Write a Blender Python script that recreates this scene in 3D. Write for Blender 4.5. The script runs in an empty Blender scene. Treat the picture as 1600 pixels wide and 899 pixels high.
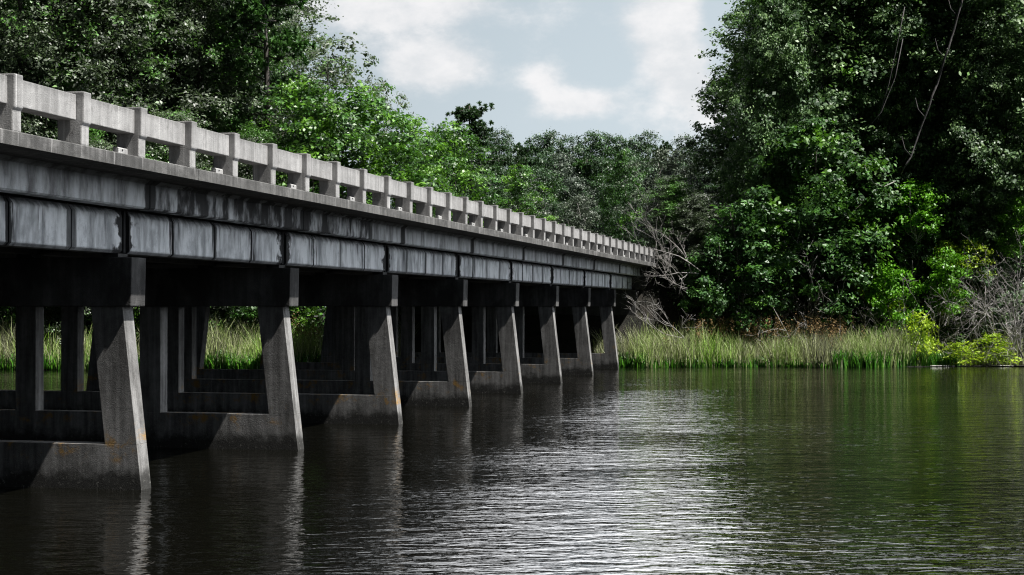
import bpy, math, random
import numpy as np
from mathutils import Vector

# ------------------------------------------------------------------ camera, sky, sun, exposure
S = bpy.context.scene
COL = S.collection
R = math.radians
YAW = math.atan(550 / 2500.0)
EYE = 3.2
cd = bpy.data.cameras.new('camera')
cam = bpy.data.objects.new('camera', cd)
COL.objects.link(cam)
S.camera = cam
cd.sensor_width = 36
cd.lens = 36 * 2500 / 1600.0
cd.clip_end = 3000
cam.location = (0, 0, EYE)
cam.rotation_euler = (R(90) + math.atan(29.5 / 2500), 0, YAW)

SUN_TO = Vector((1.0, -0.10, 1.75)).normalized()          # direction towards the sun
SUN_EL = math.asin(SUN_TO.z)
SUN_AZ = math.atan2(SUN_TO.x, SUN_TO.y)                   # clockwise from +Y
sd = bpy.data.lights.new('sun', 'SUN')
sd.energy = 5.0
sd.angle = R(0.53)
sd.color = (1.0, 0.965, 0.92)
sun = bpy.data.objects.new('sun', sd)
COL.objects.link(sun)
sun.rotation_euler = SUN_TO.to_track_quat('Z', 'Y').to_euler()

S.view_settings.view_transform = 'Standard'
S.view_settings.look = 'None'
S.view_settings.exposure = 1.0
S.view_settings.gamma = 1
S.render.engine = 'CYCLES'
S.cycles.max_bounces = 6
S.cycles.diffuse_bounces = 3
S.cycles.glossy_bounces = 3
S.cycles.transmission_bounces = 2
S.cycles.transparent_max_bounces = 4
S.cycles.caustics_reflective = False
S.cycles.caustics_refractive = False
S.cycles.use_denoising = True
S.cycles.denoising_prefilter = 'NONE'
S.cycles.pixel_filter_type = 'BLACKMAN_HARRIS'
S.cycles.filter_width = 1.15
S.cycles.sample_clamp_indirect = 6

FW = (-math.sin(YAW), math.cos(YAW))
RT = (math.cos(YAW), math.sin(YAW))


def at(px, Z):
    """ground position seen in picture column px (of 1600) at forward depth Z"""
    u = (px - 800) / 2500.0 * Z
    return (Z * FW[0] + u * RT[0], Z * FW[1] + u * RT[1])


def direction(px, py):
    v = Vector((FW[0] + (px - 800) / 2500 * RT[0], FW[1] + (px - 800) / 2500 * RT[1], (479 - py) / 2500.0))
    return v.normalized()


class N:
    """tiny node helper"""
    def __init__(s, tree):
        s.t = tree
        s.n = tree.nodes
        s.l = tree.links

    def new(s, kind, **kw):
        nd = s.n.new(kind)
        for k, v in kw.items():
            setattr(nd, k, v)
        return nd

    def put(s, sock, v):
        if isinstance(v, bpy.types.NodeSocket):
            s.l.new(v, sock)
        elif v is not None:
            sock.default_value = v

    def math(s, op, a, b=None, c=None, clamp=False):
        nd = s.new('ShaderNodeMath', operation=op, use_clamp=clamp)
        s.put(nd.inputs[0], a)
        s.put(nd.inputs[1], b)
        s.put(nd.inputs[2], c)
        return nd.outputs[0]

    def vmath(s, op, a, b=None):
        nd = s.new('ShaderNodeVectorMath', operation=op)
        s.put(nd.inputs[0], a)
        s.put(nd.inputs[1], b)
        return nd.outputs['Value'] if op in ('DOT_PRODUCT', 'LENGTH') else nd.outputs[0]

    def noise(s, vec, scale=1.0, detail=4, rough=0.55, dist=0.0):
        nd = s.new('ShaderNodeTexNoise')
        s.put(nd.inputs['Vector'], vec)
        nd.inputs['Scale'].default_value = scale
        nd.inputs['Detail'].default_value = detail
        nd.inputs['Roughness'].default_value = rough
        nd.inputs['Distortion'].default_value = dist
        return nd.outputs['Fac']

    def scale(s, vec, xyz, loc=(0, 0, 0), rot=(0, 0, 0)):
        nd = s.new('ShaderNodeMapping')
        s.put(nd.inputs['Vector'], vec)
        nd.inputs['Scale'].default_value = xyz
        nd.inputs['Location'].default_value = loc
        nd.inputs['Rotation'].default_value = rot
        return nd.outputs[0]

    def smooth(s, v, a, b, lo=0.0, hi=1.0):
        nd = s.new('ShaderNodeMapRange', interpolation_type='SMOOTHSTEP')
        s.put(nd.inputs['Value'], v)
        nd.inputs['From Min'].default_value = a
        nd.inputs['From Max'].default_value = b
        nd.inputs['To Min'].default_value = lo
        nd.inputs['To Max'].default_value = hi
        return nd.outputs[0]

    def mix(s, f, a, b, mode='MIX'):
        nd = s.new('ShaderNodeMix', data_type='RGBA', blend_type=mode)
        s.put(nd.inputs[0], f)
        for i, v in ((6, a), (7, b)):
            if isinstance(v, tuple) and len(v) == 3:
                v = v + (1,)
            s.put(nd.inputs[i], v)
        return nd.outputs[2]

    def ramp(s, f, stops):
        nd = s.new('ShaderNodeValToRGB')
        s.put(nd.inputs[0], f)
        e = nd.color_ramp.elements
        while len(e) < len(stops):
            e.new(0.5)
        for el, (p, c) in zip(e, stops):
            el.position = p
            el.color = tuple(c) + (1,)
        return nd.outputs[0]


# world: Nishita sky with a thin veil and soft cumulus
W = bpy.data.worlds.new('World')
S.world = W
W.use_nodes = True
W.node_tree.nodes.clear()
n = N(W.node_tree)
tc = n.new('ShaderNodeTexCoord')
sky = n.new('ShaderNodeTexSky', sky_type='NISHITA')
sky.sun_disc = False
sky.sun_elevation = SUN_EL
sky.sun_rotation = SUN_AZ
sky.altitude = 20
sky.air_density = 1.0
sky.dust_density = 1.6
sky.ozone_density = 1.0
dirv = tc.outputs['Generated']
dz = n.new('ShaderNodeSeparateXYZ')
n.l.new(dirv, dz.inputs[0])
elev = dz.outputs[2]
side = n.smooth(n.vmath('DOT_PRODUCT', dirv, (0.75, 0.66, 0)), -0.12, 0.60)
warp = n.noise(n.scale(dirv, (1, 1, 1.8)), 9, 6, 0.6)
fine = n.noise(n.scale(dirv, (1, 1, 1.6)), 24, 6, 0.62)
blobs = [(1010, -150, 190, 110, 1.4), (820, -260, 260, 110, 1.2), (560, -12, 120, 34, .8), (660, 0, 110, 44, 1.0), (650, 92, 60, 30, .6), (700, 105, 66, 34, .85),  # first two lie above the frame, added to brighten the water's reflection
         (850, 128, 34, 30, .75), (908, 160, 46, 17, 1.0), (830, 178, 60, 16, .4), (630, 140, 60, 36, .45),
         (1052, 25, 34, 32, 1.1), (1000, 50, 40, 60, .6), (1060, 105, 44, 50, 1.05), (1112, 160, 36, 42, .7),
         (970, 160, 120, 44, .15), (760, 60, 170, 60, .15), (1020, 200, 110, 26, .25), (300, 40, 160, 80, .8),
         (1350, 60, 150, 80, .9), (1700, 120, 200, 80, .8), (-200, 120, 200, 80, .8)]
acc = None
for (bx, by, rx, ry, amp) in blobs:
    c = direction(bx, by)
    r = Vector((RT[0], RT[1], 0))
    up = Vector((0, 0, 1))
    dx = n.math('MULTIPLY', n.math('SUBTRACT', n.vmath('DOT_PRODUCT', dirv, tuple(r)), c.dot(r)), 2500.0 / rx)
    dy = n.math('MULTIPLY', n.math('SUBTRACT', elev, c.z), 2500.0 / ry)
    d2 = n.math('ADD', n.math('MULTIPLY', dx, dx), n.math('MULTIPLY', dy, dy))
    g = n.math('MULTIPLY', n.math('EXPONENT', n.math('MULTIPLY', d2, -0.8)), amp)
    acc = g if acc is None else n.math('ADD', acc, g)
# only in front (the blobs are anchored to that part of the sky)
front = n.smooth(n.vmath('DOT_PRODUCT', dirv, (FW[0], FW[1], 0)), 0.3, 0.7)
acc = n.math('MULTIPLY', acc, front)
wide = n.noise(n.scale(dirv, (1, 1, 2.2)), 3.4, 7, 0.6)
body = n.math('ADD', n.math('MULTIPLY', acc, 0.75), n.math('MULTIPLY', n.math('SUBTRACT', warp, 0.5), 0.9))
body = n.math('ADD', body, n.math('MULTIPLY', n.math('SUBTRACT', fine, 0.5), 0.9))
body = n.smooth(body, 0.22, 0.72)
other = n.math('MULTIPLY', n.math('MULTIPLY', n.smooth(wide, 0.52, 0.66), n.math('SUBTRACT', 1.0, front)), side)
cl = n.math('MAXIMUM', body, n.math('MULTIPLY', other, 0.8), clamp=True)
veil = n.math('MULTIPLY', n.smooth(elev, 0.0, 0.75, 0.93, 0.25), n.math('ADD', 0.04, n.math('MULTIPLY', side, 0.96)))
dim = n.math('ADD', 0.10, n.math('MULTIPLY', side, 0.90))  # sky behind the camera darkened to cut fill on the shaded faces
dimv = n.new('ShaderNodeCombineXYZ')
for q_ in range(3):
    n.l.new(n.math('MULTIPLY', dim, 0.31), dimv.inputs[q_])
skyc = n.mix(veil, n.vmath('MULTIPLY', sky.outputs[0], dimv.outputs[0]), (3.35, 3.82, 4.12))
tone = n.mix(n.smooth(fine, 0.35, 0.7), (3.85, 3.95, 4.07), (4.8, 4.73, 4.75))
final = n.mix(n.math('MULTIPLY', cl, 0.88), skyc, tone)
# added unseen cloud brightness: high ahead for water glare, sunward to lift the girders
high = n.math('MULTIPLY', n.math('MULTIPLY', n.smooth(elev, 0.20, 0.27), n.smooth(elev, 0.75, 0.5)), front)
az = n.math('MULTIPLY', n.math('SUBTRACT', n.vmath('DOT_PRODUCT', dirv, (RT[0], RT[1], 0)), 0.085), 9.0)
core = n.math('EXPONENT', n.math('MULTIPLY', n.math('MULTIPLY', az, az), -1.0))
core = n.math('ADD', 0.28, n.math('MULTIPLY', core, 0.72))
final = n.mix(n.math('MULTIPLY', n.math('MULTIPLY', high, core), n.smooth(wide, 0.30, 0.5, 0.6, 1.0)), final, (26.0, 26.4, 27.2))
side_fill = n.math('MULTIPLY', n.smooth(n.vmath('DOT_PRODUCT', dirv, (0.87, 0.5, 0)), 0.66, 0.92), n.smooth(elev, -0.02, 0.06))  # bright bank out of view, added as fill for the girder faces
final = n.mix(n.math('MULTIPLY', side_fill, n.smooth(wide, 0.35, 0.55, 0.5, 1.0)), final, (10.5, 11.0, 11.7))
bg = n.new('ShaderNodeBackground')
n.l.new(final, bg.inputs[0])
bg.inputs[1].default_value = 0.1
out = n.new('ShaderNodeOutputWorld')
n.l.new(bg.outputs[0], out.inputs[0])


# ------------------------------------------------------------------ materials
def material(name):
    m = bpy.data.materials.new(name)
    m.use_nodes = True
    m.node_tree.nodes.clear()
    k = N(m.node_tree)
    o = k.new('ShaderNodeOutputMaterial')
    p = k.new('ShaderNodeBsdfPrincipled')
    k.l.new(p.outputs[0], o.inputs[0])
    return m, k, p, o


def bump(k, p, h, dist, strength=1.0):
    b = k.new('ShaderNodeBump')
    k.put(b.inputs['Height'], h)
    b.inputs['Distance'].default_value = dist
    b.inputs['Strength'].default_value = strength
    k.l.new(b.outputs[0], p.inputs['Normal'])


def concrete(name, base=(0.36, 0.355, 0.35), dark=(0.13, 0.13, 0.128), streak=0.5, extra=None, rough=0.9):
    m, k, p, o = material(name)
    g = k.new('ShaderNodeNewGeometry')
    pos = g.outputs['Position']
    blot = k.noise(pos, 1.1, 6, 0.6)
    mott = k.noise(pos, 9, 5, 0.65)
    grit = k.noise(pos, 60, 3, 0.6)
    runs = k.noise(k.scale(pos, (7, 7, 0.55)), 1.0, 5, 0.6, 0.2)
    f = k.math('ADD', k.math('MULTIPLY', blot, 0.5), k.math('MULTIPLY', mott, 0.3))
    f = k.math('ADD', f, k.math('MULTIPLY', runs, streak))
    f = k.smooth(f, 0.3 + 0.2 * streak, 0.62 + 0.55 * streak)
    c = k.mix(f, base, dark)
    c = k.mix(k.smooth(grit, 0.3, 0.75, 0.0, 0.35), c, tuple(v * 0.55 for v in base))
    if extra:
        c = extra(k, pos, c)
    k.put(p.inputs['Base Color'], c)
    p.inputs['Roughness'].default_value = rough
    p.inputs['Specular IOR Level'].default_value = 0.25
    bump(k, p, k.math('ADD', grit, k.math('MULTIPLY', mott, 0.8)), 0.012, 0.7)
    return m


BAY = 1.973
S0 = 20.13          # first post seen at the left edge, distance along the bridge
SPAN = 4 * BAY
A_CURB, A_POST, A_EDGE, A_GIRD = 11.33, 11.44, 12.24, 12.70
A_MID = 18.95


def xyz(k, pos):
    s = k.new('ShaderNodeSeparateXYZ')
    k.l.new(pos, s.inputs[0])
    return s.outputs


def girder_extra(k, pos, c):
    o = xyz(k, pos)
    wob = k.noise(k.scale(pos, (1, 1.2, 1.5)), 2.2, 4, 0.6)
    y = k.math('ADD', o[1], k.math('MULTIPLY', k.math('SUBTRACT', wob, 0.5), 0.10))
    d = k.math('PINGPONG', k.math('SUBTRACT', y, S0 + 0.5 * BAY), BAY / 2)      # 0 midway: lines between the bays
    side = k.math('PINGPONG', k.math('SUBTRACT', y, S0 - 9 * BAY), BAY * 0.5)
    dj = k.math('PINGPONG', k.math('SUBTRACT', y, S0 + 3 * BAY), SPAN / 2)
    fine = k.noise(k.scale(pos, (3, 3.4, 0.25)), 1.6, 4, 0.6)
    wid = k.math('ADD', 0.05, k.math('MULTIPLY', k.smooth(fine, 0.40, 0.7), 0.34))
    line = k.math('SUBTRACT', 1.0, k.math('SMOOTH_MAX', 0.0, k.math('DIVIDE', side, wid), 0.1), clamp=True)
    line = k.smooth(line, 0.0, 0.55)
    widj = k.math('ADD', 0.16, k.math('MULTIPLY', k.smooth(wob, 0.3, 0.75), 0.42))
    joint = k.smooth(k.math('SUBTRACT', 1.0, k.math('DIVIDE', dj, widj)), -0.15, 0.3)
    top = k.smooth(k.math('ADD', o[2], k.math('MULTIPLY', fine, 0.42)), 4.92, 5.12)
    low = k.smooth(k.math('SUBTRACT', o[2], k.math('MULTIPLY', wob, 0.04)), 4.20, 4.13)
    cell = k.new('ShaderNodeTexWhiteNoise', noise_dimensions='1D')
    k.put(cell.inputs['W'], k.math('FLOOR', k.math('DIVIDE', k.math('SUBTRACT', y, S0 - 9.5 * BAY), BAY)))
    line = k.math('MULTIPLY', line, k.smooth(cell.outputs['Value'], 0.0, 0.6, 0.45, 1.0))
    drip = k.smooth(k.noise(k.scale(pos, (2, 2.6, 0.22), (0, 7, 0)), 1.7, 5, 0.6), 0.57, 0.66)
    drip = k.math('MULTIPLY', drip, k.smooth(k.math('ADD', o[2], k.math('MULTIPLY', fine, .5)), 4.55, 4.95, .25, 1.0))
    st = k.math('MAXIMUM', k.math('MAXIMUM', line, joint), k.math('MAXIMUM', k.math('MULTIPLY', top, 0.8), k.math('MULTIPLY', low, .7)))
    st = k.math('MAXIMUM', st, k.math('MULTIPLY', drip, 0.8))
    runs = k.noise(k.scale(pos, (5, 2.2, 0.55)), 1.3, 6, 0.62)
    c = k.mix(k.smooth(runs, 0.30, 0.62), c, (0.80, 0.825, 0.85))
    c = k.mix(k.smooth(k.noise(k.scale(pos, (2, 1.6, 1.3), (3, 1, 7)), 1.3, 6, 0.7), 0.48, 0.66, 0, .6), c, (0.30, 0.315, 0.335))
    return k.mix(k.math('MULTIPLY', st, 0.97), c, (0.012, 0.012, 0.013))


def edge_extra(k, pos, c):
    o = xyz(k, pos)
    wob = k.noise(k.scale(pos, (1, 1.0, 0.6)), 1.6, 5, 0.6)
    dj = k.math('PINGPONG', k.math('SUBTRACT', o[1], S0 + 3 * BAY), SPAN / 2)
    joint = k.smooth(k.math('SUBTRACT', 1.0, k.math('DIVIDE', dj, k.math('ADD', 0.06, k.math('MULTIPLY', wob, 0.32)))), -0.2, 0.2)
    runs = k.noise(k.scale(pos, (5, 2, 0.6)), 1.3, 6, 0.65)
    c = k.mix(k.smooth(runs, 0.32, 0.62), c, (0.64, 0.66, 0.68))
    # long damp stain on the second span of the edge beam
    reg = k.math('MULTIPLY', k.smooth(o[1], 25.9, 26.6), k.smooth(o[1], 40.2, 38.6))
    reg = k.math('MULTIPLY', reg, k.smooth(k.math('ADD', k.math('MULTIPLY', wob, 1.0), k.math('MULTIPLY', runs, .7)), 1.02, 0.78))
    pat = k.smooth(k.noise(k.scale(pos, (1, .55, 1.2)), 1.1, 5, 0.6), 0.64, 0.78)
    top = k.smooth(k.math('ADD', o[2], k.math('MULTIPLY', wob, 0.25)), 5.33, 5.52)
    st = k.math('MAXIMUM', k.math('MAXIMUM', joint, reg), k.math('MAXIMUM', k.math('MULTIPLY', pat, 0.7), k.math('MULTIPLY', top, .7)))
    return k.mix(k.math('MULTIPLY', st, 0.95), c, (0.02, 0.02, 0.021))


def pier_extra(k, pos, c):
    o = xyz(k, pos)
    nz = k.noise(pos, 3.0, 5, 0.65)
    bl = k.noise(pos, 16.0, 4, 0.65)
    h = k.math('ADD', o[2], k.math('MULTIPLY', k.math('SUBTRACT', nz, 0.5), 0.7))
    wet = k.smooth(h, 0.48, 0.16)
    c = k.mix(k.math('MULTIPLY', wet, 0.93), c, (0.02, 0.02, 0.018))
    barn = k.math('MULTIPLY', k.smooth(bl, 0.57, 0.72), k.smooth(h, 1.0, 0.2))
    c = k.mix(k.math('MULTIPLY', barn, 0.35), c, (0.40, 0.39, 0.36))
    band = k.math('MULTIPLY', k.smooth(h, 0.42, 0.66), k.smooth(h, 1.25, 0.80))
    lich = k.math('MULTIPLY', band, k.smooth(k.noise(k.scale(pos, (1, .3, 1)), 2.3, 6, 0.75), 0.52, 0.66))
    return k.mix(k.math('MULTIPLY', lich, 0.75), c, (0.36, 0.20, 0.035))


def rail_extra(k, pos, c):
    o = xyz(k, pos)
    runs = k.noise(k.scale(pos, (10, 10, 0.7)), 1.5, 6, 0.65)
    top = k.smooth(k.math('ADD', o[2], k.math('MULTIPLY', runs, 0.30)), 6.40, 6.55)
    c = k.mix(k.math('MULTIPLY', top, 0.55), c, (0.12, 0.12, 0.118))
    blot = k.smooth(k.noise(pos, 2.6, 6, 0.72), 0.56, 0.66)
    c = k.mix(k.math('MULTIPLY', blot, 0.5), c, (0.14, 0.138, 0.134))
    drip = k.smooth(k.noise(k.scale(pos, (16, 16, 0.35), (5, 2, 1)), 1.2, 4, 0.6), 0.60, 0.68)
    return k.mix(k.math('MULTIPLY', drip, 0.5), c, (0.62, 0.61, 0.6))


M_RAIL = concrete('weathered_parapet_concrete', (0.44, 0.437, 0.432), (0.19, 0.188, 0.185), 0.75, rail_extra)
def kerb_extra(k, pos, c):
    blot = k.smooth(k.noise(k.scale(pos, (1, .5, 1)), 1.6, 6, 0.7), 0.46, 0.62)
    c = k.mix(k.math('MULTIPLY', blot, 0.65), c, (0.04, 0.04, 0.039))
    pale = k.smooth(k.noise(k.scale(pos, (9, 9, .8), (4, 4, 4)), 1.2, 5, 0.6), 0.58, 0.68)
    return k.mix(k.math('MULTIPLY', pale, 0.5), c, (0.34, 0.335, 0.33))


M_CURB = concrete('stained_kerb_concrete', (0.19, 0.188, 0.184), (0.05, 0.05, 0.048), 0.9, kerb_extra)
M_EDGE = concrete('edge_beam_concrete', (0.34, 0.345, 0.35), (0.12, 0.12, 0.125), 0.6, edge_extra)
M_GIRD = concrete('girder_concrete', (0.42, 0.44, 0.46), (0.2, 0.21, 0.225), 0.6, girder_extra)
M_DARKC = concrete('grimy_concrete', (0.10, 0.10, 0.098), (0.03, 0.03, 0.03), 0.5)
M_PIER = concrete('pier_concrete', (0.36, 0.356, 0.35), (0.065, 0.064, 0.061), 0.95, pier_extra)


def cap_extra(k, pos, c):
    pat = k.smooth(k.noise(k.scale(pos, (.9, .9, .5)), 1.2, 5, 0.6), 0.42, 0.62)
    return k.mix(k.math('MULTIPLY', pat, 0.85), c, (0.025, 0.025, 0.025))


M_CAP = concrete('cap_concrete', (0.15, 0.148, 0.146), (0.045, 0.045, 0.045), 0.7, cap_extra)
M_WHITE = concrete('white_painted_plate', (0.50, 0.50, 0.49), (0.25, 0.25, 0.25), 0.6)
m, k, p, o = material('asphalt')
g = k.new('ShaderNodeNewGeometry')
k.put(p.inputs['Base Color'], k.mix(k.noise(g.outputs['Position'], 30, 4, .6), (0.03, 0.03, 0.03), (0.08, 0.08, 0.078)))
p.inputs['Roughness'].default_value = 0.92
M_ROAD = m
m, k, p, o = material('black_hole')
k.put(p.inputs['Base Color'], (0.01, 0.01, 0.01, 1))
M_BLACK = m

# soil
m, k, p, o = material('bank_soil')
g = k.new('ShaderNodeNewGeometry')
pos = g.outputs['Position']
c = k.mix(k.smooth(k.noise(pos, 1.3, 6, .65), .35, .65), (0.008, 0.009, 0.005), (0.022, 0.019, 0.014))
k.put(p.inputs['Base Color'], c)
p.inputs['Roughness'].default_value = 1
bump(k, p, k.noise(pos, 7, 6, .7), 0.12)
M_SOIL = m

# water
m, k, p, o = material('dark_river_water')
g = k.new('ShaderNodeNewGeometry')
pos = g.outputs['Position']
rp = k.new('ShaderNodeVectorRotate', rotation_type='Z_AXIS')
k.l.new(pos, rp.inputs['Vector'])
rp.inputs['Angle'].default_value = -YAW - R(4)
rv = rp.outputs[0]
w1 = k.noise(k.scale(rv, (0.85, 1.9, 1)), 1.0, 3, 0.5, 0.5)
w2 = k.noise(k.scale(rv, (2.8, 6.0, 1), (4, 9, 0)), 1.0, 3, 0.5, 0.6)
w3 = k.noise(k.scale(rv, (9, 19, 1), (1, 3, 0)), 1.0, 2, 0.5, 0.2)
w0 = k.noise(k.scale(rv, (0.05, 0.14, 1)), 1.0, 2, 0.5)
gust = k.smooth(w0, 0.36, 0.62, 0.55, 1.15)
hh = k.math('ADD', k.math('MULTIPLY', w1, 0.046), k.math('MULTIPLY', w2, 0.021))
hh = k.math('ADD', hh, k.math('MULTIPLY', w3, 0.0022))
hh = k.math('MULTIPLY', hh, gust)
k.put(p.inputs['Base Color'], (0.003, 0.003, 0.002, 1))
p.inputs['Roughness'].default_value = 0.04
p.inputs['IOR'].default_value = 1.44
bump(k, p, hh, 1.0, 1.0)
M_WATER = m


def leafmat(name, stops, patch=None, patch_col=None, spec=0.5, rough=0.42, trans=0.28, pscale=0.35):
    m, k, p, o = material(name)
    a = k.new('ShaderNodeAttribute', attribute_name='rnd')
    g = k.new('ShaderNodeNewGeometry')
    oi = k.new('ShaderNodeObjectInfo')
    c = k.ramp(a.outputs['Fac'], stops)
    if patch is not None:
        nz = k.noise(g.outputs['Position'], pscale, 3, 0.6)
        f = k.smooth(k.math('ADD', nz, k.math('MULTIPLY', k.math('SUBTRACT', a.outputs['Fac'], .5), .12)), patch, patch + 0.07)
        c = k.mix(f, c, k.mix(a.outputs['Fac'], tuple(v * .55 for v in patch_col), patch_col))
    hv = k.new('ShaderNodeHueSaturation')
    k.put(hv.inputs['Color'], c)
    k.put(hv.inputs['Value'], k.smooth(oi.outputs['Random'], 0, 1, 0.8, 1.2))
    c = hv.outputs[0]
    k.put(p.inputs['Base Color'], c)
    p.inputs['Roughness'].default_value = rough
    p.inputs['Specular IOR Level'].default_value = spec
    tr = k.new('ShaderNodeBsdfTranslucent')
    k.put(tr.inputs['Color'], k.mix(0.5, c, (0.10, 0.22, 0.02), 'ADD') if patch_col else c)
    mx = k.new('ShaderNodeMixShader')
    mx.inputs[0].default_value = trans
    k.l.new(p.outputs[0], mx.inputs[1])
    k.l.new(tr.outputs[0], mx.inputs[2])
    k.l.new(mx.outputs[0], o.inputs[0])
    return m


GREYL = [(0.0, (0.026, 0.036, 0.022)), (0.45, (0.075, 0.095, 0.062)), (0.75, (0.17, 0.21, 0.145)), (1.0, (0.15, 0.27, 0.08))]
L_GREY = leafmat('dark_glossy_leaves', GREYL, 0.55, (0.10, 0.26, 0.04), 0.55, 0.45, .2)
L_VIVID = leafmat('bright_green_leaves', [(0, (0.015, 0.03, 0.012)), (0.45, (0.03, 0.075, 0.018)), (1, (0.06, 0.20, 0.015))], 0.50, (0.12, 0.28, 0.02), 0.55, 0.45, .2, .5)
L_GUM = leafmat('deep_green_leaves', [(0, (0.020, 0.040, 0.020)), (0.45, (0.070, 0.135, 0.055)), (1, (0.22, 0.34, 0.13))], 0.62, (0.11, 0.28, 0.02), 0.45, 0.5, .2)
L_MID = leafmat('fresh_green_leaves', [(0, (0.02, 0.05, 0.02)), (0.5, (0.045, 0.12, 0.03)), (1, (0.08, 0.23, 0.03))], 0.58, (0.11, 0.28, 0.015), 0.55, 0.5, .2)
L_FAR = leafmat('far_green_leaves', [(0, (0.018, 0.036, 0.018)), (0.5, (0.035, 0.080, 0.032)), (1, (0.06, 0.15, 0.045))], 0.60, (0.06, 0.17, 0.03), 0.5, 0.5, .12, .2)
L_FARG = leafmat('far_grey_green_leaves', [(0, (0.03, 0.042, 0.03)), (0.5, (0.06, 0.085, 0.058)), (1, (0.10, 0.15, 0.085))], None, None, 0.5, 0.5, .12)
L_SCRUB = leafmat('grey_green_scrub_leaves', [(0, (0.05, 0.065, 0.045)), (0.5, (0.09, 0.115, 0.08)), (1, (0.14, 0.19, 0.11))], None, None, 0.5, 0.5, .15)
L_PINE = leafmat('pine_needles', [(0, (0.03, 0.05, 0.025)), (0.5, (0.05, 0.12, 0.03)), (1, (0.08, 0.22, 0.03))], None, None, 0.4, 0.5, .15)
L_YELL = leafmat('yellow_green_leaves', [(0, (0.10, 0.19, 0.012)), (0.5, (0.30, 0.46, 0.02)), (1, (0.50, 0.62, 0.05))], None, None, 0.4, 0.5, .35)
L_LIME = leafmat('lime_green_leaves', [(0, (0.05, 0.14, 0.01)), (0.5, (0.10, 0.28, 0.012)), (1, (0.16, 0.42, 0.02))], None, None, 0.4, 0.45, .3)
L_REED = leafmat('reed_blades', [(0, (0.20, 0.205, 0.14)), (0.35, (0.54, 0.57, 0.32)), (0.6, (0.44, 0.58, 0.18)), (0.85, (0.26, 0.46, 0.08)), (1, (0.28, 0.55, 0.04))], None, None, 0.3, 0.5, .3)
L_WATERP = leafmat('water_plant_leaves', [(0, (0.05, 0.12, 0.02)), (0.5, (0.07, 0.28, 0.02)), (1, (0.16, 0.42, 0.03))], None, None, 0.5, 0.4, .3)
L_SEED = leafmat('brown_seed_heads', [(0, (0.07, 0.048, 0.028)), (0.5, (0.19, 0.125, 0.06)), (1, (0.33, 0.235, 0.11))], None, None, 0.1, 0.7, .2)


def bark(name, a, b):
    m, k, p, o = material(name)
    g = k.new('ShaderNodeNewGeometry')
    nz = k.noise(k.scale(g.outputs['Position'], (6, 6, 1.5)), 2, 5, .65)
    k.put(p.inputs['Base Color'], k.mix(k.smooth(nz, .35, .65), a, b))
    p.inputs['Roughness'].default_value = 0.9
    bump(k, p, nz, 0.03)
    return m


M_BARK = bark('dark_bark', (0.035, 0.03, 0.026), (0.10, 0.09, 0.08))
M_DEAD = bark('bleached_dead_wood', (0.30, 0.29, 0.27), (0.52, 0.50, 0.47))
M_TWIG = bark('grey_twigs', (0.22, 0.21, 0.20), (0.44, 0.42, 0.40))
M_VINE = bark('grey_vine_stem', (0.04, 0.04, 0.042), (0.11, 0.10, 0.10))


# ------------------------------------------------------------------ mesh helpers
class MB:
    def __init__(s):
        s.v, s.f = [], []

    def box(s, x0, x1, y0, y1, z0, z1):
        b = len(s.v)
        s.v += [(x0, y0, z0), (x1, y0, z0), (x1, y1, z0), (x0, y1, z0), (x0, y0, z1), (x1, y0, z1), (x1, y1, z1), (x0, y1, z1)]
        s.f += [tuple(b + i for i in q) for q in ((3, 2, 1, 0), (4, 5, 6, 7), (0, 1, 5, 4), (1, 2, 6, 5), (2, 3, 7, 6), (3, 0, 4, 7))]

    def prism(s, prof, y0, y1):
        """profile in XZ, counter-clockwise seen from -Y, pushed along Y"""
        b, m_ = len(s.v), len(prof)
        s.v += [(x, y0, z) for x, z in prof] + [(x, y1, z) for x, z in prof]
        s.f.append(tuple(b + i for i in range(m_)))
        s.f.append(tuple(b + m_ + i for i in reversed(range(m_))))
        for i in range(m_):
            j = (i + 1) % m_
            s.f.append((b + j, b + i, b + m_ + i, b + m_ + j))

    def tube(s, pts, rad, sides=6):
        pts = [Vector(q) for q in pts]
        prev = None
        b0 = len(s.v)
        for i, q in enumerate(pts):
            t = (pts[min(i + 1, len(pts) - 1)] - pts[max(i - 1, 0)])
            t = t.normalized() if t.length > 1e-6 else Vector((0, 0, 1))
            u = t.orthogonal().normalized() if prev is None else (prev - t * prev.dot(t)).normalized()
            prev = u
            w = t.cross(u)
            for j in range(sides):
                a = 2 * math.pi * j / sides
                s.v.append(tuple(q + (u * math.cos(a) + w * math.sin(a)) * rad[i]))
        for i in range(len(pts) - 1):
            for j in range(sides):
                a, c = b0 + i * sides + j, b0 + i * sides + (j + 1) % sides
                s.f.append((a, c, c + sides, a + sides))
        s.f.append(tuple(b0 + j for j in reversed(range(sides))))
        e = b0 + (len(pts) - 1) * sides
        s.f.append(tuple(e + j for j in range(sides)))

    def mesh(s, name, mat, smooth=False):
        me = bpy.data.meshes.new(name)
        me.from_pydata(s.v, [], s.f)
        me.update()
        if mat:
            me.materials.append(mat)
        if smooth:
            me.polygons.foreach_set('use_smooth', [True] * len(me.polygons))
        return me


def link(name, me, parent=None, loc=None):
    ob = bpy.data.objects.new(name, me)
    COL.objects.link(ob)
    if parent:
        ob.parent = parent
    if loc is not None:
        ob.location = loc
    return ob


def bevelled(me, w):
    import bmesh
    bm = bmesh.new()
    bm.from_mesh(me)
    bmesh.ops.bevel(bm, geom=[e for e in bm.edges], offset=w, segments=2, profile=0.6, affect='EDGES', clamp_overlap=True)
    bm.to_mesh(me)
    bm.free()
    me.update()
    return me


def tag(o, label=None, cat=None, group=None, kind=None):
    if label:
        o['label'] = label
    if cat:
        o['category'] = cat
    if group:
        o['group'] = group
    if kind:
        o['kind'] = kind
    return o


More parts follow.
